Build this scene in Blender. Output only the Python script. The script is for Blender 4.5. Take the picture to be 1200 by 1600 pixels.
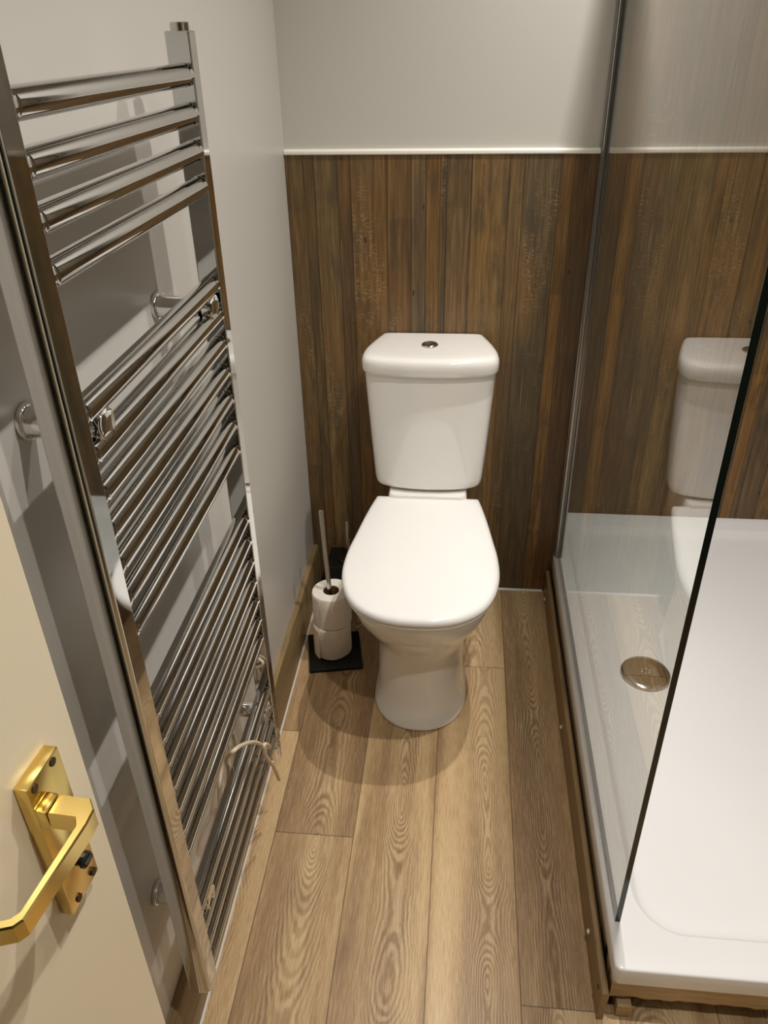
import bpy, bmesh, math, random
from mathutils import Vector, Matrix
random.seed(7)
scene = bpy.context.scene
C = scene.collection
PI = math.pi
for o in list(bpy.data.objects): bpy.data.objects.remove(o, do_unlink=True)

# ------------------------------------------------------------------ camera
FPX = 1234.16
pitch, yaw, roll = 0.5495, 0.1068, -0.0199
fw = Vector((-math.sin(yaw)*math.cos(pitch), math.cos(yaw)*math.cos(pitch), -math.sin(pitch)))
r0 = Vector((math.cos(yaw), math.sin(yaw), 0)); u0 = r0.cross(fw)
rr = math.cos(roll)*r0 + math.sin(roll)*u0; uu = -math.sin(roll)*r0 + math.cos(roll)*u0
cam = bpy.data.cameras.new('camera'); camo = bpy.data.objects.new('camera', cam); C.objects.link(camo)
M = Matrix((rr, uu, -fw)).transposed().to_4x4(); M.translation = Vector((0.4299, -1.9734, 1.4782))
camo.matrix_world = M
cam.sensor_fit = 'VERTICAL'; cam.sensor_height = 36; cam.lens = FPX*36/1600; cam.clip_start = 0.01
scene.camera = camo

# ------------------------------------------------------------------ world, lights, exposure
w = bpy.data.worlds.new('world'); scene.world = w; w.use_nodes = True
w.node_tree.nodes['Background'].inputs[0].default_value = (1.0, 0.93, 0.85, 1)
w.node_tree.nodes['Background'].inputs[1].default_value = 0.02
scene.view_settings.view_transform = 'Standard'; scene.view_settings.look = 'None'
scene.view_settings.gamma = 1; scene.view_settings.use_curve_mapping = False
scene.view_settings.exposure = 0.0
CEIL = 2.40
LIGHTS = [(0.768, -0.38, 86.0), (0.768, -1.03, 86.0), (0.74, -1.68, 64.0)]
for lx, ly, pw in LIGHTS:
    l = bpy.data.lights.new('downlight_beam', 'SPOT'); l.energy = pw; l.color = (1.0, 0.958, 0.905)
    l.shadow_soft_size = 0.018; l.spot_size = math.radians(126); l.spot_blend = 1.0
    lo = bpy.data.objects.new('downlight_beam', l); C.objects.link(lo); lo.location = (lx, ly, CEIL-0.004)

# ------------------------------------------------------------------ material tools
def srgb(r, g, b):
    f = lambda c: (c/255/12.92) if c/255 <= .04045 else ((c/255+.055)/1.055)**2.4
    return (f(r), f(g), f(b), 1)
class G:
    """tiny expression builder for shader nodes"""
    def __init__(s, name):
        s.m = bpy.data.materials.new(name); s.m.use_nodes = True; s.t = s.m.node_tree
        s.b = s.t.nodes['Principled BSDF']; s.out = s.t.nodes['Material Output']
    def n(s, kind, **kw):
        x = s.t.nodes.new(kind)
        for k, v in kw.items(): setattr(x, k, v)
        return x
    def lk(s, a, b):
        if isinstance(a, (int, float)): b.default_value = a
        elif isinstance(a, tuple): b.default_value = a
        else: s.t.links.new(a, b)
    def math(s, op, a, b=0.0, c=0.0):
        x = s.n('ShaderNodeMath', operation=op)
        s.lk(a, x.inputs[0]); s.lk(b, x.inputs[1])
        if op in ('MULTIPLY_ADD', 'SMOOTH_MIN', 'WRAP'): s.lk(c, x.inputs[2])
        return x.outputs[0]
    def add(s, a, b): return s.math('ADD', a, b)
    def sub(s, a, b): return s.math('SUBTRACT', a, b)
    def mul(s, a, b): return s.math('MULTIPLY', a, b)
    def pos(s):
        g = s.n('ShaderNodeNewGeometry'); p = s.n('ShaderNodeSeparateXYZ'); s.lk(g.outputs['Position'], p.inputs[0]); return p.outputs
    def vec(s, x, y, z):
        c = s.n('ShaderNodeCombineXYZ'); s.lk(x, c.inputs[0]); s.lk(y, c.inputs[1]); s.lk(z, c.inputs[2]); return c.outputs[0]
    def noise(s, v, scale=1.0, detail=3.0, rough=.5):
        x = s.n('ShaderNodeTexNoise'); s.lk(v, x.inputs['Vector']); x.inputs['Scale'].default_value = scale
        x.inputs['Detail'].default_value = detail; x.inputs['Roughness'].default_value = rough; return x.outputs[0]
    def white(s, v):
        x = s.n('ShaderNodeTexWhiteNoise', noise_dimensions='1D'); s.lk(v, x.inputs['W']); return x.outputs[0]
    def ramp(s, f, stops, interp='LINEAR'):
        x = s.n('ShaderNodeValToRGB'); x.color_ramp.interpolation = interp; e = x.color_ramp.elements
        while len(e) < len(stops): e.new(0.5)
        for k, (p, c) in enumerate(stops):
            e[k].position = p; e[k].color = c if isinstance(c, tuple) else (c, c, c, 1)
        s.lk(f, x.inputs[0]); return x.outputs[0]
    def mix(s, f, a, b, mode='MIX'):
        x = s.n('ShaderNodeMix', data_type='RGBA', blend_type=mode); s.lk(f, x.inputs[0]); s.lk(a, x.inputs[6]); s.lk(b, x.inputs[7]); return x.outputs[2]
    def step(s, f, lo, hi): return s.ramp(f, [(lo, 0.0), (hi, 1.0)])
    def smooth(s, f, lo, hi):
        x = s.n('ShaderNodeMapRange', interpolation_type='SMOOTHSTEP'); s.lk(f, x.inputs[0])
        x.inputs[1].default_value = lo; x.inputs[2].default_value = hi; return x.outputs[0]
    def bump(s, h, strength=.2, dist=.001):
        x = s.n('ShaderNodeBump'); x.inputs['Strength'].default_value = strength; x.inputs['Distance'].default_value = dist
        s.lk(h, x.inputs['Height']); s.lk(x.outputs[0], s.b.inputs['Normal'])
    def set(s, col=None, rough=None, metal=None, **kw):
        if col is not None: s.lk(col, s.b.inputs['Base Color'])
        if rough is not None: s.lk(rough, s.b.inputs['Roughness'])
        if metal is not None: s.lk(metal, s.b.inputs['Metallic'])
        for k, v in kw.items(): s.lk(v, s.b.inputs[k.replace('_', ' ')])
        return s.m

def paint(name, col, rough=.45, b=.08):
    g = G(name); p = g.pos(); v = g.vec(p[0], p[1], p[2])
    n = g.noise(v, 3.0, 3); f = g.noise(v, 380.0, 2)
    c = g.mix(g.mul(n, .10), col, tuple(x*.86 for x in col[:3])+(1,))
    g.bump(f, b, .0004); return g.set(c, rough)
def plain(name, col, rough=.4, metal=0.0, var=.06, scale=40.0, **kw):
    g = G(name); p = g.pos(); n = g.noise(g.vec(p[0], p[1], p[2]), scale, 3)
    c = g.mix(g.mul(n, var*2), col, tuple(x*.7 for x in col[:3])+(1,))
    return g.set(c, rough, metal, **kw)

M_wall = paint('greige_wall_paint', srgb(209, 205, 197), .36)
M_ceil = paint('white_ceiling_paint', srgb(238, 236, 230), .6)
M_door = paint('cream_gloss_paint', srgb(246, 232, 202), .28, .12)
M_ceramic = plain('white_glazed_ceramic', srgb(247, 244, 238), .07, var=.01, Coat_Weight=.5, Coat_Roughness=.03)
M_seat = plain('white_gloss_plastic', srgb(249, 247, 243), .13, var=.01)
M_tray = plain('white_acrylic_stone', srgb(236, 235, 234), .2, var=.01)
M_chrome = plain('polished_chrome', (.62, .62, .61, 1), .035, 1.0, var=.03)
M_chrome2 = plain('bright_chrome', (.82, .81, .79, 1), .06, 1.0, var=.03)
M_steel = plain('brushed_steel', (.55, .53, .50, 1), .16, 1.0, var=.05)
M_brass = plain('polished_brass', (.84, .63, .22, 1), .19, 1.0, var=.12, scale=60)
M_dark = plain('dark_screw_and_gap_shade', srgb(70, 52, 24), .4, .7)
M_black = plain('black_plastic', srgb(14, 14, 15), .35)
M_blackshine = plain('black_gloss_plastic', srgb(22, 22, 23), .18)
M_cream = plain('cream_rubber_cord', srgb(226, 208, 180), .5)
M_white = plain('white_upvc', srgb(244, 240, 228), .35)
M_caulk = plain('white_sealant', srgb(222, 218, 208), .5)
M_alu = plain('satin_aluminium', (.50, .50, .50, 1), .28, 1.0)
M_taupe = plain('taupe_primed_board', srgb(150, 128, 96), .5, var=.15, scale=14)
M_cardboard = plain('brown_cardboard', srgb(120, 92, 62), .8)
M_hall = paint('dimmed_grey_wall', srgb(92, 98, 90), .6)  # darkened so the dimness behind the camera sits in the wall colour

# toilet paper: fine emboss
g = G('toilet_paper'); p = g.pos()
g.bump(g.noise(g.vec(g.mul(p[0], 1.0), p[1], g.mul(p[2], 2.2)), 260.0, 2), .5, .0012)
M_paper = g.set(g.mix(g.noise(g.vec(p[0], p[1], p[2]), 90.0, 2), srgb(246, 238, 226), srgb(232, 222, 208)), .85)

# lamp lens
g = G('lamp_lens'); M_lens = g.set((1, .9, .75, 1), .5, Emission_Color=(1, .9, .76, 1), Emission_Strength=14.0)

# glass pane: clear with a Fresnel coat on the outward faces
def glass_mat(name, tint):
    g = G(name); t = g.n('ShaderNodeBsdfTransparent'); t.inputs[0].default_value = tint
    gl = g.n('ShaderNodeBsdfGlossy'); gl.inputs['Roughness'].default_value = .0; gl.inputs['Color'].default_value = (1, 1, 1, 1)
    fr = g.n('ShaderNodeFresnel'); fr.inputs['IOR'].default_value = 1.5
    ge = g.n('ShaderNodeNewGeometry')
    F = fr.outputs[0]; F2 = g.math('DIVIDE', g.mul(F, 2.0), g.add(F, 1.0))       # both surfaces of the sheet
    fac = g.mul(F2, g.sub(1.0, ge.outputs['Backfacing']))
    mx = g.n('ShaderNodeMixShader'); g.lk(fac, mx.inputs[0]); g.lk(t.outputs[0], mx.inputs[1]); g.lk(gl.outputs[0], mx.inputs[2])
    g.lk(mx.outputs[0], g.out.inputs[0]); return g.m
M_glass = glass_mat('shower_glass', (.955, .975, .96, 1))
M_edge = plain('dark_glass_edge', srgb(12, 20, 15), .12)  # blackness from internal reflection, painted as an opaque dark colour

# --- oak vinyl planks
def oak(name):
    g = G(name); p = g.pos(); X, Y = p[0], p[1]; W = .170; Lp = 1.22
    u = g.math('DIVIDE', g.sub(X, .0654), W); i = g.math('FLOOR', u); fu = g.math('FRACT', u)
    off = g.ramp(g.math('DIVIDE', g.add(i, 2.5), 12.0), [(0.0, .35), (1/12, .60), (2/12, .313), (3/12, .97), (4/12, .865), (5/12, .0), (6/12, .4), (7/12, .7), (8/12, .2), (9/12, .55)], 'CONSTANT')
    # joint y = off - 1.22 (and every 1.22)
    v = g.math('DIVIDE', g.sub(Y, off), Lp); j = g.math('FLOOR', v); fv = g.math('FRACT', v)
    ID = g.add(g.mul(i, 7.313), g.add(g.mul(j, 3.171), 41.7)); rnd = g.white(ID); rnd2 = g.white(g.add(ID, 11.3))
    du = g.mul(g.sub(fu, g.add(.32, g.mul(rnd2, .36))), W)
    wob = g.mul(g.sub(g.noise(g.vec(g.mul(X, 9.0), g.mul(Y, 2.6), ID), 1.0, 2), .5), .030)
    du = g.add(du, wob)
    h = g.mul(g.sub(g.noise(g.vec(ID, g.mul(Y, 1.7), g.mul(ID, .37)), 1.0, 1.5), .5), .34)
    fine = g.mul(g.sub(g.noise(g.vec(g.mul(X, 55.0), g.mul(Y, 34.0), ID), 1.0, 3), .5), .0042)
    r = g.add(g.math('SQRT', g.add(g.mul(du, du), g.mul(h, h))), fine)
    ring = g.math('SINE', g.mul(r, 2*PI/.0046))
    edge = g.smooth(g.math('ABSOLUTE', du), .062, .012)           # cathedral figure in the heart of the board
    ring = g.smooth(ring, -.9, .9)
    fib = g.noise(g.vec(g.mul(X, 620.0), g.mul(Y, 26.0), ID), 1.0, 4, .7)
    streak = g.noise(g.vec(g.mul(X, 15.0), g.mul(Y, .9), g.mul(ID, 1.7)), 1.0, 3)
    tone = g.add(g.mul(g.smooth(streak, .30, .70), .62), g.mul(rnd, .30))
    base = g.ramp(tone, [(0.0, srgb(146, 116, 84)), (.35, srgb(180, 147, 106)), (.62, srgb(210, 178, 132)), (1.0, srgb(234, 207, 164))])
    darker = g.mix(1.0, base, (.60, .55, .49, 1), 'MULTIPLY'); light = g.mix(.42, base, srgb(238, 216, 178))
    rc = g.mix(ring, darker, light)
    c = g.mix(g.mul(g.add(.12, g.mul(edge, .55)), g.add(.45, g.mul(g.smooth(g.noise(g.vec(g.mul(X, 60.0), g.mul(Y, 9.0), ID), 1.0, 2), .3, .7), .7))), base, rc)
    c = g.mix(g.mul(g.smooth(fib, .42, .64), .55), c, g.mix(1.0, c, (.58, .53, .47, 1), 'MULTIPLY'))
    c = g.mix(g.mul(g.smooth(fib, .52, .28), .35), c, srgb(214, 190, 154))
    # knots and smoky patches
    kn = g.noise(g.vec(g.mul(X, 8.0), g.mul(Y, 3.2), g.add(ID, 5.0)), 1.0, 2)
    c = g.mix(g.mul(g.smooth(kn, .60, .78), .50), c, srgb(104, 78, 54))
    # joints
    eu = g.mul(g.math('MINIMUM', fu, g.sub(1.0, fu)), W); ev = g.mul(g.math('MINIMUM', fv, g.sub(1.0, fv)), Lp)
    e = g.math('MINIMUM', eu, ev); jm = g.smooth(e, .0016, .0005)
    c = g.mix(g.mul(jm, .68), c, srgb(66, 48, 32))
    g.bump(g.sub(g.mul(fib, .5), jm), .25, .0006)
    return g.set(c, g.add(.34, g.mul(fib, .14)))
M_oak = oak('oak_effect_vinyl_planks')

def oak_trim(name, axis, dark):
    g = G(name); p = g.pos(); A = p[axis]
    fib = g.noise(g.vec(g.mul(p[2], 160.0), g.mul(A, 9.0), g.mul(p[1-axis], 160.0)), 1.0, 4, .6)
    c = g.ramp(fib, [(.25, srgb(*dark)), (.75, srgb(dark[0]+48, dark[1]+42, dark[2]+32))])
    return g.set(c, .4)
M_skirt = oak_trim('oak_effect_skirting', 1, (112, 92, 62))
M_raw = oak_trim('raw_softwood', 0, (146, 122, 86))
M_plinth = oak_trim('oak_effect_plinth', 1, (116, 94, 62))

# --- reclaimed board cladding; stops are the boards seen across the back wall
BOARDS = [(0.000, (112, 90, 58)), (0.043, (102, 84, 52)), (0.068, (132, 108, 68)), (0.123, (102, 80, 50)), (0.154, (140, 106, 60)),
          (0.240, (122, 94, 58)), (0.297, (112, 96, 70)), (0.332, (148, 108, 56)), (0.366, (104, 86, 60)), (0.381, (120, 96, 66)),
          (0.438, (146, 114, 68)), (0.525, (122, 98, 64)), (0.559, (102, 88, 64)), (0.640, (146, 108, 56)), (0.671, (108, 74, 38))]
def cladding(name, axis, off):
    g = G(name); p = g.pos(); A = g.sub(p[axis], off); Z = p[2]; PW = .737
    t = g.math('DIVIDE', A, PW); k = g.math('FLOOR', t); f = g.math('FRACT', t)
    base = g.ramp(f, [(x/PW, srgb(*c)) for x, c in BOARDS], 'CONSTANT')
    idr = g.ramp(f, [(x/PW, (i+1)/16.0) for i, (x, c) in enumerate(BOARDS)], 'CONSTANT')
    ID = g.add(g.mul(idr, 97.0), g.mul(k, 13.7))
    # butt joints: the tone changes along a board
    row = g.math('FLOOR', g.add(g.mul(Z, 1.45), g.mul(g.white(ID), 3.0)))
    rz = g.white(g.add(g.mul(ID, 1.37), g.mul(row, 5.1)))
    base = g.mix(g.mul(g.smooth(rz, .45, .9), .45), base, srgb(86, 70, 48))
    base = g.mix(g.mul(g.smooth(rz, .4, .05), .45), base, srgb(134, 102, 58))
    fib = g.noise(g.vec(g.mul(A, 210.0), g.mul(Z, 7.0), ID), 1.0, 5, .65)
    gro = g.noise(g.vec(g.mul(A, 70.0), g.mul(Z, 1.6), g.add(ID, 3.0)), 1.0, 3)
    warp = g.noise(g.vec(g.mul(A, 10.0), g.mul(Z, 2.4), ID), 1.0, 2)
    rings = g.math('SINE', g.add(g.mul(A, 300.0), g.mul(warp, 46.0)))
    stain = g.noise(g.vec(g.mul(A, 16.0), g.mul(Z, 5.0), g.add(ID, 9.0)), 1.0, 6, .68)
    pale = g.noise(g.vec(g.mul(A, 9.0), g.mul(Z, 2.6), g.add(ID, 21.0)), 1.0, 3)
    saw = g.math('SINE', g.add(g.mul(Z, 620.0), g.mul(g.noise(g.vec(A, Z, ID), 60.0, 3), 22.0)))
    c = g.mix(g.mul(g.smooth(fib, .42, .66), .60), base, g.mix(1.0, base, (.50, .45, .40, 1), 'MULTIPLY'))
    c = g.mix(g.mul(g.smooth(fib, .50, .30), .40), c, g.mix(.5, base, srgb(176, 140, 90)))
    c = g.mix(g.mul(g.smooth(gro, .42, .70), .45), c, g.mix(1.0, c, (.55, .50, .46, 1), 'MULTIPLY'))
    c = g.mix(g.mul(g.smooth(rings, .1, 1.0), .22), c, srgb(84, 58, 30))
    c = g.mix(g.mul(g.smooth(stain, .50, .66), .62), c, srgb(70, 62, 50))
    st2 = g.noise(g.vec(g.mul(A, 7.0), g.mul(Z, 1.8), g.add(ID, 55.0)), 1.0, 3)
    c = g.mix(g.mul(g.smooth(st2, .48, .70), .40), c, srgb(88, 78, 60))
    c = g.mix(g.mul(g.smooth(st2, .46, .30), .30), c, srgb(150, 104, 50))
    pm = g.mul(g.smooth(pale, .56, .72), g.smooth(saw, -.3, .7))
    pm = g.mul(pm, g.smooth(g.noise(g.vec(g.mul(A, 120.0), g.mul(Z, 30.0), ID), 1.0, 2), .40, .60))
    c = g.mix(g.mul(pm, .30), c, srgb(196, 166, 120))
    scr = g.noise(g.vec(g.mul(A, 330.0), g.mul(Z, 5.5), g.add(ID, 71.0)), 1.0, 3, .6)
    c = g.mix(g.mul(g.smooth(scr, .58, .70), .55), c, srgb(54, 38, 22))
    c = g.mix(g.mul(g.smooth(scr, .40, .28), .40), c, srgb(176, 142, 94))
    spot = g.noise(g.vec(g.mul(A, 52.0), g.mul(Z, 20.0), g.add(ID, 33.0)), 1.0, 1)
    c = g.mix(g.mul(g.smooth(spot, .76, .82), .8), c, srgb(38, 26, 14))
    bs = None
    for x, _ in BOARDS:
        d = g.math('ABSOLUTE', g.sub(g.mul(f, PW), x)); bs = d if bs is None else g.math('MINIMUM', bs, d)
    seam = g.smooth(bs, .0017, .0004)
    c = g.mix(g.mul(seam, .75), c, srgb(38, 28, 16))
    g.bump(g.sub(g.mul(fib, .5), seam), .2, .0006)
    return g.set(c, g.add(.40, g.mul(fib, .15)))
M_clad = cladding('reclaimed_board_cladding', 0, 0.0)
M_cladS = cladding('reclaimed_board_shower', 0, 0.737+.19)
M_cladY = cladding('reclaimed_board_side', 1, -1.21)

# ------------------------------------------------------------------ mesh tools
def finish(name, bm, mat, parent=None, smooth=True, angle=35):
    me = bpy.data.meshes.new(name); bmesh.ops.recalc_face_normals(bm, faces=bm.faces); bm.to_mesh(me); bm.free()
    for m in (mat if isinstance(mat, (list, tuple)) else [mat]): me.materials.append(m)
    o = bpy.data.objects.new(name, me); C.objects.link(o)
    if smooth:
        for f in me.polygons: f.use_smooth = True
        try: me.set_sharp_from_angle(angle=math.radians(angle))
        except Exception: pass
    if parent: o.parent = parent; o.matrix_parent_inverse = Matrix.Translation(-parent.location) if parent.type == 'EMPTY' and parent.rotation_euler.z == 0 else parent.matrix_world.inverted()
    return o
def box(bm, a, b, bevel=0.0, seg=2):
    x0, y0, z0 = a; x1, y1, z1 = b
    n = bmesh.ops.create_cube(bm, size=1.0)['verts']
    for v in n: v.co = Vector(((x0+x1)/2+v.co.x*(x1-x0), (y0+y1)/2+v.co.y*(y1-y0), (z0+z1)/2+v.co.z*(z1-z0)))
    if bevel:
        es = list({e for v in n for e in v.link_edges})
        bmesh.ops.bevel(bm, geom=es, offset=bevel, segments=seg, affect='EDGES', profile=.5)
    return bm
def loft(bm, rings, cap0=True, cap1=True, closed=True):
    vs = [[bm.verts.new(p) for p in r] for r in rings]
    n = len(vs[0])
    for a, b in zip(vs, vs[1:]):
        for i in range(n if closed else n-1):
            bm.faces.new((a[i], a[(i+1) % n], b[(i+1) % n], b[i]))
    if cap0: bm.faces.new(vs[0][::-1])
    if cap1: bm.faces.new(vs[-1])
    return vs
def frame(d):
    d = d.normalized(); a = Vector((0, 0, 1)) if abs(d.z) < .9 else Vector((1, 0, 0))
    x = d.cross(a).normalized(); return x, x.cross(d).normalized()
def cyl(bm, a, b, r, r2=None, seg=32, prof=None):
    """lathe between a and b; prof = [(t, radius)]"""
    a, b = Vector(a), Vector(b); x, y = frame(b-a)
    prof = prof or [(0, r), (1, r if r2 is None else r2)]
    loft(bm, [[a+(b-a)*t+(x*math.cos(2*PI*k/seg)+y*math.sin(2*PI*k/seg))*max(q, 1e-4) for k in range(seg)] for t, q in prof])
    return bm
def catmull(pts, n=8):
    P = [Vector(p) for p in pts]; P = [2*P[0]-P[1]]+P+[2*P[-1]-P[-2]]; out = []
    for i in range(1, len(P)-2):
        for k in range(n):
            t = k/n; a, b, c, d = P[i-1:i+3]
            out.append(.5*((2*b)+(c-a)*t+(2*a-5*b+4*c-d)*t*t+(-a+3*b-3*c+d)*t**3))
    out.append(P[-2]); return out
def tube(bm, pts, r, seg=12):
    rings = []; x = None
    for i, p in enumerate(pts):
        d = (pts[min(i+1, len(pts)-1)]-pts[max(i-1, 0)]).normalized()
        if x is None: x, y = frame(d)
        else: x = (x-d*x.dot(d)).normalized(); y = x.cross(d)
        rings.append([p+(x*math.cos(2*PI*k/seg)+y*math.sin(2*PI*k/seg))*r for k in range(seg)])
    loft(bm, rings); return bm
def rrect(x0, y0, x1, y1, r, z, n=8):
    out = []
    for cx, cy, a0 in ((x1-r, y1-r, 0), (x0+r, y1-r, 90), (x0+r, y0+r, 180), (x1-r, y0+r, 270)):
        for k in range(n+1):
            a = math.radians(a0+90*k/n); out.append(Vector((cx+r*math.cos(a), cy+r*math.sin(a), z)))
    return out
def thing(name, label, cat, loc, group=None, kind=None):
    o = bpy.data.objects.new(name, None); C.objects.link(o); o.location = loc; o.empty_display_size = .05
    if kind: o['kind'] = kind
    if label: o['label'] = label
    if cat: o['category'] = cat
    if group: o['group'] = group
    return o
def tag(o, label, cat, group=None):
    o['label'] = label; o['category'] = cat
    if group: o['group'] = group
    return o
def struct(name, bm, mat, label=None, smooth=False):
    o = finish(name, bm, mat, None, smooth); o['kind'] = 'structure'
    if label: o['label'] = label
    return o
def bx(a, b, bevel=0.0): return box(bmesh.new(), a, b, bevel)

# ------------------------------------------------------------------ setting
YN, YE, XR, YS = -2.42, -3.5, 1.53, 0.2445
XG = 0.737
struct('floor', bx((-.1, YE-.1, -.05), (XR+.1, YS+.1, 0)), M_oak, 'oak effect vinyl plank floor')
struct('ceiling', bx((-.1, YE-.1, CEIL), (XR+.1, YS+.1, CEIL+.08)), M_ceil, 'white ceiling')
struct('wall_left', bx((-.1, YE-.1, 0), (0, YS+.1, CEIL)), M_wall, 'plain greige wall behind the chrome towel radiator')
wb = struct('wall_back', bx((0, 0.008, 0), (.734, YS, CEIL)), M_wall, 'greige wall above reclaimed board cladding behind the toilet')
cl = finish('board_cladding', bx((.0015, -.0, 0), (.7365, .008, 1.2305)), M_clad, wb, False); cl['label'] = 'vertical reclaimed wood boards behind the toilet'
finish('board_cladding', bx((.734, .008, 0), (.7375, YS, CEIL)), M_cladY, wb, False)
ws = struct('wall_shower', bx((.734, YS, 0), (XR+.1, YS+.1, CEIL)), M_cladS, 'full height reclaimed board wall at the back of the shower')
wr = struct('wall_right', bx((XR, YE-.1, 0), (XR+.1, YS+.1, CEIL)), M_wall, 'right hand wall beside the shower')
finish('board_cladding', bx((XR-.008, -1.25, .12), (XR, YS, CEIL)), M_cladY, wr, False)
struct('wall_front', bx((0, YN-.1, 0), (.10, YN, CEIL)), M_hall)
struct('wall_front', bx((.90, YN-.1, 0), (XR, YN, CEIL)), M_hall)
struct('wall_front', bx((.10, YN-.1, 2.03), (.90, YN, CEIL)), M_hall)
struct('wall_hall', bx((-.1, YE-.1, 0), (XR+.1, YE, CEIL)), M_hall)
# white quadrant trim on top of the cladding
bm = bmesh.new(); sec = [(.008, 1.2300), (-.003, 1.2300), (-.0045, 1.2325), (-.004, 1.2375), (-.001, 1.2405), (.004, 1.2412), (.008, 1.2412)]
loft(bm, [[Vector((x, y, z)) for y, z in sec] for x in (.001, .727)])
struct('trim_1', bm, M_white, 'thin white trim capping the wood boards', True)
bm = bmesh.new(); loft(bm, [[Vector((x, y, z)) for y, z in [(-.0005, 0), (-.006, .0002), (-.005, .0025), (-.0005, .005)]] for x in (.02, .7)])
struct('trim_2', bm, M_caulk, 'white sealant line along the foot of the wood boards', True)
bm = bmesh.new(); loft(bm, [[Vector((x, y, z)) for x, z in [(.0165, 0), (.0205, .0002), (.0195, .002), (.0165, .004)]] for y in (-2.3, -.002)])
struct('trim_3', bm, M_caulk, 'white sealant line along the foot of the skirting', True)
bm = bmesh.new(); loft(bm, [[Vector((x, y, z)) for x, z in [(0, 0), (.017, 0), (.017, .128), (.0135, .138), (0, .140)]] for y in (-2.41, -.001)])
struct('baseboard_left', bm, M_skirt, 'oak effect skirting board along the left wall', True)

# ------------------------------------------------------------------ downlights
for (lx, ly, pw), lab in zip(LIGHTS, ('round chrome ceiling downlight nearest the toilet wall', 'round chrome ceiling downlight, middle one of the row', 'round chrome ceiling downlight nearest the doorway')):
    t = thing('ceiling_downlight', lab, 'downlight', (lx, ly, CEIL), 'ceiling downlights')
    bm = bmesh.new(); cyl(bm, (lx, ly, CEIL-.0005), (lx, ly, CEIL-.006), 0, seg=40, prof=[(0, .045), (.6, .044), (1, .038), (1, .026), (.3, .025)])
    finish('bezel', bm, M_chrome2, t)
    bm = bmesh.new(); cyl(bm, (lx, ly, CEIL-.0012), (lx, ly, CEIL-.0020), .024, seg=32); finish('lamp_lens', bm, M_lens, t)

# ------------------------------------------------------------------ toilet
T = thing('toilet', 'white close-coupled toilet with closed lid against the wood boards', 'toilet', (.3538, -.35, 0))
XT = .3538
def pan_ring(z, hw, yf, yb, hb, p=2.15, n=48, cx=XT, yc=None):
    """D outline: elliptical front, sides closing to half width hb at the back"""
    yc = yc if yc is not None else yf+hw*1.15
    pts = []
    h = n//2
    for k in range(h+1):                       # front from +x side over the nose to -x side
        a = PI*k/h; c, s = math.cos(a), math.sin(a)
        pts.append(Vector((cx+hw*math.copysign(abs(c)**(2/p), c), yc+(yf-yc)*abs(s)**(2/p), z)))
    m = n-h-1
    for side in (-1, 1):
        L = []
        for k in range(1, m//2+1):
            t = k/(m//2)
            wv = hw+(hb-hw)*(t**1.6)
            L.append(Vector((cx+side*wv, yc+(yb-yc)*t, z)))
        pts += L if side < 0 else L[::-1]
    return pts
secs = [(0.0, .112, -.594, -.20, .100), (.004, .1165, -.5985, -.20, .104), (.016, .116, -.598, -.20, .104), (.022, .1105, -.592, -.20, .10), (.08, .106, -.585, -.20, .095),
        (.15, .104, -.579, -.20, .09), (.205, .104, -.579, -.20, .09), (.235, .110, -.589, -.20, .092), (.262, .124, -.608, -.20, .098),
        (.29, .142, -.632, -.19, .106), (.32, .156, -.652, -.185, .112), (.35, .165, -.666, -.18, .116), (.375, .170, -.675, -.175, .118),
        (.392, .1715, -.678, -.17, .118), (.3985, .169, -.675, -.17, .116)]
bm = bmesh.new(); loft(bm, [pan_ring(z, hw, yf, yb, hb) for z, hw, yf, yb, hb in secs])
# rear deck that carries the cistern
loft(bm, [rrect(XT-.098-a, -.205, XT+.098+a, -.012, .018, z) for z, a in ((.20, -.015), (.26, 0), (.40, .004), (.436, .004), (.441, 0))])
finish('pan', bm, M_ceramic, T, angle=50)
# seat ring and lid
def lid_ring(z, d=0.0, sc=1.0):
    # outline measured from above (x relative, y)
    prof = [(.128, -.186), (.134, -.189), (.137, -.197), (.147, -.245), (.158, -.31), (.168, -.38), (.1765, -.44), (.1795, -.50), (.176, -.548), (.165, -.594),
            (.146, -.634), (.119, -.664), (.083, -.686), (.042, -.697), (0, -.6995)]
    pr = catmull([(x, y, 0) for x, y in prof], 4)
    L = [Vector((XT+v.x, v.y, z)) for v in pr]; Rr = [Vector((XT-v.x, v.y, z)) for v in pr[:-1]][::-1]
    P = L+Rr
    if sc != 1: P = [Vector((XT+(p.x-XT)*sc, -.45+(p.y+.45)*sc, z)) for p in P]
    if d:
        out = []
        for i, p in enumerate(P):
            t = (P[(i+1) % len(P)]-P[i-1]).normalized(); nrm = Vector((t.y, -t.x, 0))
            # inward normal
            c = Vector((XT, -.45, z))
            if nrm.dot(c-p) < 0: nrm = -nrm
            out.append(p+nrm*d)
        P = out
    return P
bm = bmesh.new(); loft(bm, [lid_ring(.398, .010), lid_ring(.401, .005), lid_ring(.407, .0035), lid_ring(.4108, .006)]); finish('seat', bm, M_seat, T, angle=60)
bm = bmesh.new(); loft(bm, [lid_ring(.4120, .004), lid_ring(.4135, .001), lid_ring(.418, 0), lid_ring(.423, .0008), lid_ring(.4278, .0035), lid_ring(.4308, .008), lid_ring(.4322, 0, .925), lid_ring(.4329, 0, .85), lid_ring(.4338, 0, .70), lid_ring(.4345, 0, .4)])
finish('lid', bm, M_seat, T, angle=60)
for s in (-1, 1):
    bm = bmesh.new(); cyl(bm, (XT+s*.075-.02, -.192, .416), (XT+s*.075+.02, -.192, .416), .009, seg=20); finish('hinge', bm, M_seat, T)
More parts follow.
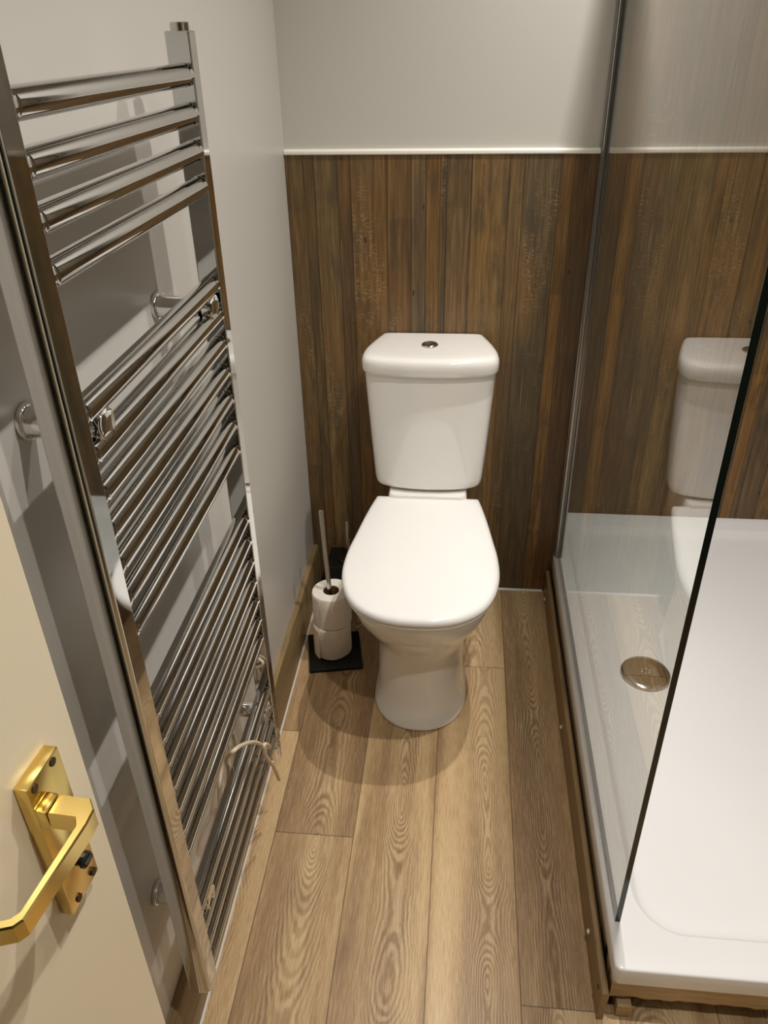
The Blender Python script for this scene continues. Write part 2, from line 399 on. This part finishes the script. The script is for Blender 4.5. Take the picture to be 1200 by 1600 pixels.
# cistern
def cist_ring(z, hw, yf, hb=None, d=0.0, yb=-.004, chf=.0):
    """flat back, sides bowing out, gently curved front"""
    hw -= d; yf += d
    q = [(.80, 0), (.865, .16), (.93, .34), (.982, .52), (1, .66), (.988, .775), (.93, .86), (.80, .915), (.60, .957), (.31, .99), (0, 1)]
    pts = [(hw*a, yb+(yf-yb)*b) for a, b in q]
    pr = catmull([(x, y, 0) for x, y in pts], 4)
    return [Vector((XT+v.x, v.y, z)) for v in pr]+[Vector((XT-v.x, v.y, z)) for v in pr[:-1]][::-1]
ci = None
bm = bmesh.new()
R_ = [(.447, .126, -.178, 0), (.4485, .132, -.184, 0), (.453, .1365, -.189, 0), (.461, .1395, -.192, 0), (.475, .1415, -.193, 0), (.55, .147, -.193, 0), (.65, .154, -.192, 0), (.72, .159, -.191, 0), (.7625, .1615, -.190, 0)]
loft(bm, [cist_ring(z, hw, yf, hb) for z, hw, yf, hb in R_])
ci = finish('cistern', bm, M_ceramic, T, angle=60)
bm = bmesh.new()
loft(bm, [cist_ring(.7645, .1655, -.200, .140, d=.006), cist_ring(.766, .1665, -.2015, .140, d=.001), cist_ring(.771, .167, -.203, .140), cist_ring(.790, .167, -.204, .139),
          cist_ring(.798, .167, -.204, .138, d=.002), cist_ring(.8035, .167, -.204, .137, d=.006), cist_ring(.8065, .167, -.204, .136, d=.012), cist_ring(.8078, .167, -.204, .135, d=.022), cist_ring(.8084, .167, -.204, .134, d=.045)])
ll = finish('cistern_lid', bm, M_ceramic, T, angle=60)
bm = bmesh.new(); cyl(bm, (.3505, -.095, .808), (.3505, -.095, .8145), 0, seg=40, prof=[(0, .0205), (.5, .0205), (.8, .019), (.9, .0175), (.55, .010), (.35, .003)])
fb = finish('flush_button', bm, M_steel, T); fb['label'] = 'round chrome flush button'
bm = bmesh.new(); bm2 = box(bm, (.3499, -.112, .8105), (.3511, -.078, .8135), .0002); finish('button_split', bm, M_chrome, fb)

# ------------------------------------------------------------------ chrome towel radiator
TR = thing('towel_radiator', 'tall chrome ladder towel radiator on the left wall', 'towel radiator', (.075, -1.107, 0))
XF = .088; ZB, ZT = .240, 1.4800
def rail(yin, yout):
    s = 1 if yout > yin else -1
    # profile (x, y): flat inner face, generously rounded outer edge
    x0, x1 = .057, XF; P = []
    def arc(cx, cy, r, a0, a1, n):
        for k in range(n+1):
            a = math.radians(a0+(a1-a0)*k/n); P.append((cx+r*math.cos(a), cy+s*r*math.sin(a)))
    yi, yo = 0, abs(yout-yin)
    arc2 = [(x1-.002, .002, .002, -90, 0, 4), (x1-.02108, yo-.0062, .0062, 0, 90, 14), (x0+.003, yo-.003, .003, 90, 180, 5), (x0+.002, .002, .002, 180, 270, 4)]
    for cx, cy, r, a0, a1, n in arc2:
        e = 3.4 if r == .0062 else 1.0            # the room-side outer edge is a wide elliptical curve
        for k in range(n+1):
            a = math.radians(a0+(a1-a0)*k/n); P.append((cx+r*e*math.cos(a), yin+s*(cy+r*math.sin(a))))
    cx, cy = (x0+x1)/2, (yin+yout)/2
    rings = []
    for z, k in ((ZB, .80), (ZB+.0015, .90), (ZB+.004, .975), (ZB+.008, 1), (ZB+.012, 1), (ZB+.02, 1), (ZT-.012, 1), (ZT-.008, 1), (ZT-.003, 1), (ZT-.001, .97), (ZT, .92)):
        rings.append([Vector((cx+(x-cx)*k, cy+(y-cy)*k, z)) for x, y in P])
    bm = bmesh.new(); loft(bm, rings); o = finish('rail', bm, M_chrome, TR, angle=60)
    wn = o.modifiers.new('weighted_normal', 'WEIGHTED_NORMAL'); wn.weight = 100; wn.keep_sharp = True
    for zz in (ZT,):
        bm = bmesh.new(); cyl(bm, (cx, cy, ZT-.001), (cx, cy, ZT+.009), 0, seg=24, prof=[(0, .0115), (.15, .0115), (.9, .0115), (1, .0105), (1, .005), (.7, .0045)])
        finish('end_plug', bm, M_steel, o)
    return o
YF0, YN0 = -.8865, -1.3345
rail(YF0, -.8555); rail(YN0, -1.3695)
KS = [0, 1, 2, 3, 6, 7, 8, 9, 10, 11, 12, 15, 16, 17, 18, 19, 20, 21, 24, 25, 26, 27]
XTB = .0744
for k in KS:
    z = 1.433-.04325*k; bm = bmesh.new(); L = YF0-YN0
    cyl(bm, (XTB, YN0-.002, z), (XTB, YF0+.002, z), 0, seg=36, prof=[(0, .0136), (.004/L, .0136), (.008/L, .0124), (.011/L, .0132), (.013/L, .0132), (.017/L, .0132), (1-.017/L, .0132), (1-.013/L, .0132), (1-.011/L, .0132), (1-.008/L, .0124), (1-.004/L, .0136), (1, .0136)])
    finish('tube', bm, M_chrome, TR, angle=60)
# wall brackets with front clamp discs
for y in (-.9143, -1.2956):
    for z in (1.1510, .3735):
        bm = bmesh.new(); cyl(bm, (0.0005, y, z), (.064, y, z), 0, seg=32, prof=[(0, .0185), (.05, .0190), (.09, .0182), (.11, .0163), (.5, .0155), (.9, .0152), (1, .014)])
        b = finish('wall_bracket', bm, M_chrome2, TR, angle=40)
        bm = bmesh.new(); cyl(bm, (.050, y, z), (.0860, y, z), 0, seg=32, prof=[(0, .0075), (.40, .0075), (.48, .0130), (.58, .0170), (.80, .0180), (.96, .0177), (1, .0168), (.94, .0148), (.88, .008), (.90, .001)])
        finish('clamp_disc', bm, M_chrome2, b, angle=40)
# heating element head under the far rail
bm = bmesh.new(); cyl(bm, (.074, -.871, ZB+.003), (.074, -.871, ZB-.045), 0, seg=24, prof=[(0, .012), (.2, .012), (.25, .015), (.9, .0145), (1, .012)])
finish('heating_element', bm, M_chrome2, TR)

# ------------------------------------------------------------------ cream power cord looped over the lower tubes
A = [(.022, -1.02, .17), (.028, -1.0358, .265), (.04, -1.0411, .3462), (.066, -1.1024, .4470), (.0905, -1.1299, .5015), (.093, -1.0900, .4730), (.094, -1.0342, .4180), (.0945, -.9881, .3560), (.097, -.9689, .3329), (.1005, -.984, .3560), (.101, -1.0050, .3800), (.0985, -1.0007, .3481), (.097, -.9576, .2667), (.094, -.9242, .1897)]
B = [(.020, -1.095, .19), (.02, -1.0514, .2965), (.02, -1.0169, .3345), (.03, -1.0085, .380), (.035, -1.0064, .4033), (.036, -.9827, .380), (.036, -.9759, .3399), (.03, -.9762, .2958), (.025, -1.0094, .23), (.02, -1.03, .165), (.022, -1.02, .17)]
bm = bmesh.new(); tube(bm, catmull(A, 8), .0034); tube(bm, catmull(B, 8), .0034)
# turns of cord around the far rail
Wp = [(.02, -1.0169, .3345), (.022, -.985, .40), (.030, -.935, .455), (.046, -.892, .476), (.062, -.8890, .482), (.0760, -.8905, .478), (.0800, -.8915, .470), (.0700, -.8905, .460), (.050, -.888, .452), (.034, -.90, .43), (.025, -.95, .38), (.022, -.99, .30)]
tube(bm, catmull(Wp, 8), .0032)
bm_t = cyl(bm, (.021, -1.03, .268), (.023, -1.025, .274), .008, seg=16)
tag(finish('power_cord', bm, M_cream, angle=60), 'loose cream power cord looped over the lowest radiator tubes', 'cord')

# ------------------------------------------------------------------ toilet rolls on their stand
S = thing('toilet_roll_stand', 'black square based roll stand with chrome post left of the toilet', 'toilet roll stand', (.105, -.33, 0))
ang = math.atan2(-.3863+.415, .1953-.0546)
bm = bmesh.new(); box(bm, (-.072, -.075, 0.0002), (.072, .075, .010), .002)
bmesh.ops.transform(bm, matrix=Matrix.Translation((.109, -.329, 0)) @ Matrix.Rotation(ang, 4, 'Z'), verts=bm.verts)
finish('base', bm, M_black, S)
bm = bmesh.new(); cyl(bm, (.112, -.330, .010), (.0905, -.298, .446), 0, seg=24, prof=[(0, .0065), (.02, .0065), (.96, .0065), (.985, .0065), (.995, .0058), (1, .004)])
po = finish('post', bm, M_steel, S); po['label'] = 'slim chrome post'
def roll(z0, cx, cy, label, seed):
    R = random.Random(seed); n = 56; H = .0985
    def ring(r, z, amp=0.0):
        return [Vector((cx+(r+amp*dn[k])*math.cos(2*PI*k/n), cy+(r+amp*dn[k])*math.sin(2*PI*k/n), z)) for k in range(n)]
    dn = [math.sin(3*2*PI*k/n+seed)*.5+math.sin(5*2*PI*k/n+seed*2)*.3 for k in range(n)]
    o = thing('toilet_roll', label, 'toilet roll', (cx, cy, z0), 'toilet rolls on the stand')
    bm = bmesh.new(); prof = [(.0215, z0+.001), (.035, z0), (.049, z0+.0003), (.0515, z0+.003), (.0518, z0+.03), (.0512, z0+.06), (.0516, z0+H-.004), (.0495, z0+H), (.036, z0+H+.0004), (.0215, z0+H-.001)]
    vs = loft(bm, [ring(r, z, .0012 if r > .04 else .0004) for r, z in prof], False, False)
    for i in range(n): bm.faces.new((vs[-1][i], vs[-1][(i+1) % n], vs[0][(i+1) % n], vs[0][i]))
    # loose last sheet lying on the outside
    sh = []
    for k in range(10):
        a = math.radians(205+k*4.0); rr_ = .0524+.0004*k
        sh.append([Vector((cx+rr_*math.cos(a), cy+rr_*math.sin(a), z0+.0015)), Vector((cx+rr_*math.cos(a), cy+rr_*math.sin(a), z0+H-.002))])
    for a, b in zip(sh, sh[1:]):
        q = [bm.verts.new(v) for v in (a[0], b[0], b[1], a[1])]; bm.faces.new(q)
    finish('paper', bm, M_paper, o, angle=40)
    bm = bmesh.new(); v1 = loft(bm, [[Vector((cx+r*math.cos(2*PI*k/28), cy+r*math.sin(2*PI*k/28), z)) for k in range(28)] for r, z in ((.0218, z0+.002), (.0218, z0+H-.003), (.0205, z0+H-.003), (.0205, z0+.002))], False, False)
    for i in range(28): bm.faces.new((v1[-1][i], v1[-1][(i+1) % 28], v1[0][(i+1) % 28], v1[0][i]))
    finish('core', bm, M_cardboard, o)
roll(.0105, .103, -.322, 'white toilet roll on the black base, lower of the two stacked', 1)
roll(.1100, .107, -.316, 'white toilet roll stacked on top, chrome post rising from it', 4)

# ------------------------------------------------------------------ toilet brush in its holder behind
Bq = thing('toilet_brush', 'black square toilet brush holder with chrome handle in the back corner', 'toilet brush', (.112, -.072, 0))
bm = bmesh.new(); loft(bm, [rrect(.060, -.122, .162, -.022, .008, .0005), rrect(.058, -.124, .164, -.020, .008, .004), rrect(.058, -.124, .164, -.020, .008, .142), rrect(.060, -.122, .162, -.022, .007, .145)])
finish('holder', bm, M_blackshine, Bq, angle=40)
bm = bmesh.new(); cyl(bm, (.118, -.072, .145), (.118, -.072, .153), 0, seg=28, prof=[(0, .035), (.6, .035), (1, .031)]); finish('brush_cap', bm, M_black, Bq)
bm = bmesh.new(); cyl(bm, (.118, -.072, .152), (.1185, -.070, .272), 0, seg=20, prof=[(0, .006), (.97, .006), (1, .004)]); finish('handle', bm, M_steel, Bq)

# ------------------------------------------------------------------ shower tray
X0, X1, Y0, Y1, ZR = .7216, XR-.009, -1.2184, YS-.001, .1356
TY = thing('shower_tray', 'large white rectangular shower tray behind the glass', 'shower tray', (1.12, -.5, .089))
bm = bmesh.new()
IL, IF, IB, IR = .772, -1.150, .172, XR-.055
rings = [rrect(X0+.006, Y0+.006, X1, Y1, .010, .0915), rrect(X0+.001, Y0+.001, X1, Y1, .012, .092), rrect(X0, Y0, X1, Y1, .012, .1315), rrect(X0+.0012, Y0+.0012, X1, Y1, .0115, .1345), rrect(X0+.004, Y0+.004, X1, Y1, .010, ZR),
         rrect(X0+.028, Y0+.028, X1-.02, Y1-.02, .010, ZR), rrect(X0+.0295, Y0+.0295, X1-.0215, Y1-.0215, .010, ZR-.0006),
         rrect(IL-.002, IF-.002, IR+.002, IB+.002, .085, ZR-.0006), rrect(IL+.001, IF+.001, IR-.001, IB-.001, .082, ZR-.0022), rrect(IL+.009, IF+.009, IR-.009, IB-.009, .076, .1205), rrect(IL+.016, IF+.016, IR-.016, IB-.016, .07, .1165), rrect(IL+.03, IF+.03, IR-.03, IB-.03, .06, .1145),
         rrect(IL+.2, IF+.35, IR-.2, IB-.35, .05, .1105)]
loft(bm, rings); finish('basin', bm, M_tray, TY, angle=60)
bm = bmesh.new(); dx, dy = .906, -.474
cyl(bm, (dx, dy, .1095), (dx, dy, .1245), 0, seg=56, prof=[(0, .040), (.3, .052), (.45, .0585), (.62, .0595), (.8, .0575), (.93, .045), (1, .022), (1, .001)])
dr = finish('waste_cover', bm, M_steel, TY, angle=60); dr['label'] = 'round chrome drain cover'
bm = bmesh.new()
for k in range(6): a = 2*PI*k/6+.3; cyl(bm, (dx+.010*math.cos(a), dy+.0085*math.sin(a), .1243), (dx+.010*math.cos(a), dy+.0085*math.sin(a), .1256), .0012, seg=10)
finish('painted_glint', bm, M_white, dr)  # white dots painted in for the lamp highlights on the cover

# plinth board along the left of the tray
PB = thing('plinth_board', 'long narrow oak effect plinth board along the tray side', 'plinth board', (.706, -.62, 0))
bm = bmesh.new(); loft(bm, [[Vector((x, y, z)) for x, z in [(.7035, .0005), (.7150, .0005), (.7165, .078), (.7125, .083), (.7045, .082)]] for y in (-1.232, -.008)])
finish('board', bm, M_plinth, PB, False)
for y, z in ((-.06, .0140), (-.5748, .0200), (-1.096, .0360)):
    bm = bmesh.new(); cyl(bm, (.7040, y, z), (.7005, y, z), 0, seg=16, prof=[(0, .0052), (.5, .005), (1, .0028)]); s = finish('screw_cap', bm, M_white, PB)
    s['label'] = 'small white screw cap'
bm = bmesh.new(); cyl(bm, (.7045, -1.207, .058), (.7028, -1.207, .058), .004, seg=12); finish('screw_hole', bm, M_dark, PB)
# timber frame under the tray
FR = thing('tray_frame', 'raw softwood batten frame under the front edge of the tray', 'timber frame', (1.12, -1.19, 0))
bm = bmesh.new(); n = 70; R = random.Random(3); lo = [.046+R.uniform(-.003, .002)+.001*math.sin(k*.5) for k in range(n)]
rings = []
for k in range(n):
    x = .7225+(XR-.7225-.002)*k/(n-1); f = Y0+.003+R.uniform(-.0006, .0006)
    rings.append([Vector((x, f, .0905)), Vector((x, f, .062)), Vector((x, f+.002, lo[k])), Vector((x, f+.022, lo[k]+.001)), Vector((x, f+.022, .0905))])
loft(bm, rings); finish('front_batten', bm, M_raw, FR, angle=20)
bm = bx((.7225, -1.188, .0), (.745, .20, .0905), .001); finish('side_batten', bm, M_taupe, FR)
bm = bx((.7225, -1.165, .0005), (XR-.003, -1.145, .0905), .001); finish('gap_shade_panel', bm, M_dark, FR)  # dark panel standing in for shade in the gap below the tray
bm = bx((.737, -1.224, .0005), (.762, -1.166, .034), .0012); tag(finish('wood_block', bm, M_raw), 'small square wood packing block under the tray corner', 'wood block')

# ------------------------------------------------------------------ glass screen
GS = thing('shower_screen', 'frameless clear glass shower screen standing on the tray rim', 'shower screen', (XG, -.57, ZR))
bm = bmesh.new(); box(bm, (XG-.0045, -1.1344, ZR+.0006), (XG+.0045, -.006, 2.02))
for f in bm.faces: f.material_index = 0 if abs(f.normal.x) > .5 else 1
finish('glass_pane', bm, [M_glass, M_edge], GS, False)
bm = bmesh.new(); sec = [(-.0115, 0), (-.0115, -.016), (-.0100, -.0185), (-.0052, -.0185), (-.0052, -.0040), (.0052, -.0040), (.0052, -.0185), (.0080, -.0185), (.0095, -.016), (.0095, 0)]
loft(bm, [[Vector((XG+x, y-.0005, z)) for x, y in sec] for z in (ZR+.0005, 2.03)])
wp = finish('wall_profile', bm, M_alu, GS, False); wp['label'] = 'slim grey aluminium wall channel'
bm = bx((XG-.0135, -.010, ZR+.0005), (XG-.0115, -.001, 2.03), .0005); finish('profile_lip', bm, M_alu, wp)

# ------------------------------------------------------------------ door with brass lever
AD = .0730; DN = Vector((math.cos(AD), -math.sin(AD), 0)); DD = Vector((math.sin(AD), math.cos(AD), 0)); DO = Vector((.164, -1.672, 0))
DM = Matrix(((DN.x, DD.x, 0, DO.x), (DN.y, DD.y, 0, DO.y), (0, 0, 1, 0), (0, 0, 0, 1)))   # local x = out of the door, y = along it, z up
def dbox(a, b, bevel=0.0, seg=2):
    bm = bmesh.new(); box(bm, a, b, bevel, seg); bmesh.ops.transform(bm, matrix=DM, verts=bm.verts); return bm
D = struct('door_1', dbox((-.035, .068-.762, .006), (0, .068, 1.981), .0015), M_door, 'open cream painted door at the left with brass lever handle')
hd = finish('handle_plate', dbox((0, 0, .9524), (.0099, .0362, 1.0824), .0006), M_brass, D, angle=25); hd['label'] = 'polished brass lever plate'
def local(bm): bmesh.ops.transform(bm, matrix=DM, verts=bm.verts); return bm
for y, z in ((.0276, 1.0775), (.0062, 1.0775), (.0098, .9580), (.0308, .9575)):
    bm = bmesh.new(); cyl(bm, (.0096, y, z), (.0106, y, z), .0031, seg=14); finish('screw', local(bm), M_dark, hd)
bm = bmesh.new(); cyl(bm, (.0099, .0215, .9860), (.0165, .0215, .9860), 0, seg=18, prof=[(0, .0050), (.55, .0046), (.6, .0062), (.95, .0060), (1, .005)]); box(bm, (.0160, .0168, .9845), (.0185, .0262, .9875), .0005)
finish('thumb_turn', local(bm), M_black, hd)
finish('spindle_collar', dbox((.0099, -.0008, 1.0485), (.0180, .0150, 1.0645), .0010), M_brass, hd, angle=25)
out = [(.0190, .0148), (.0400, .0148), (.0465, .0070), (.0470, -.004), (.0425, -.0665), (.0390, -.0715), (.0180, -.0800), (.0155, -.0745), (.0345, -.0665), (.0375, -.0625), (.0405, -.0060), (.0375, -.0008), (.0190, -.0008)]
cx_ = [(x, y) for x, y in out]
bm = bmesh.new(); rings = []
for z, k in ((1.0490, .0008), (1.0500, 0), (1.0630, 0), (1.0642, .0010)):
    R_ = []
    for i2, (x, y) in enumerate(out):
        a = Vector(out[i2-1]); b = Vector(out[(i2+1) % len(out)]); t = (b-a).normalized(); R_.append(Vector((x+t.y*k*(1), y-t.x*k, z)))
    rings.append(R_)
loft(bm, rings); finish('lever', local(bm), M_brass, hd, angle=20)
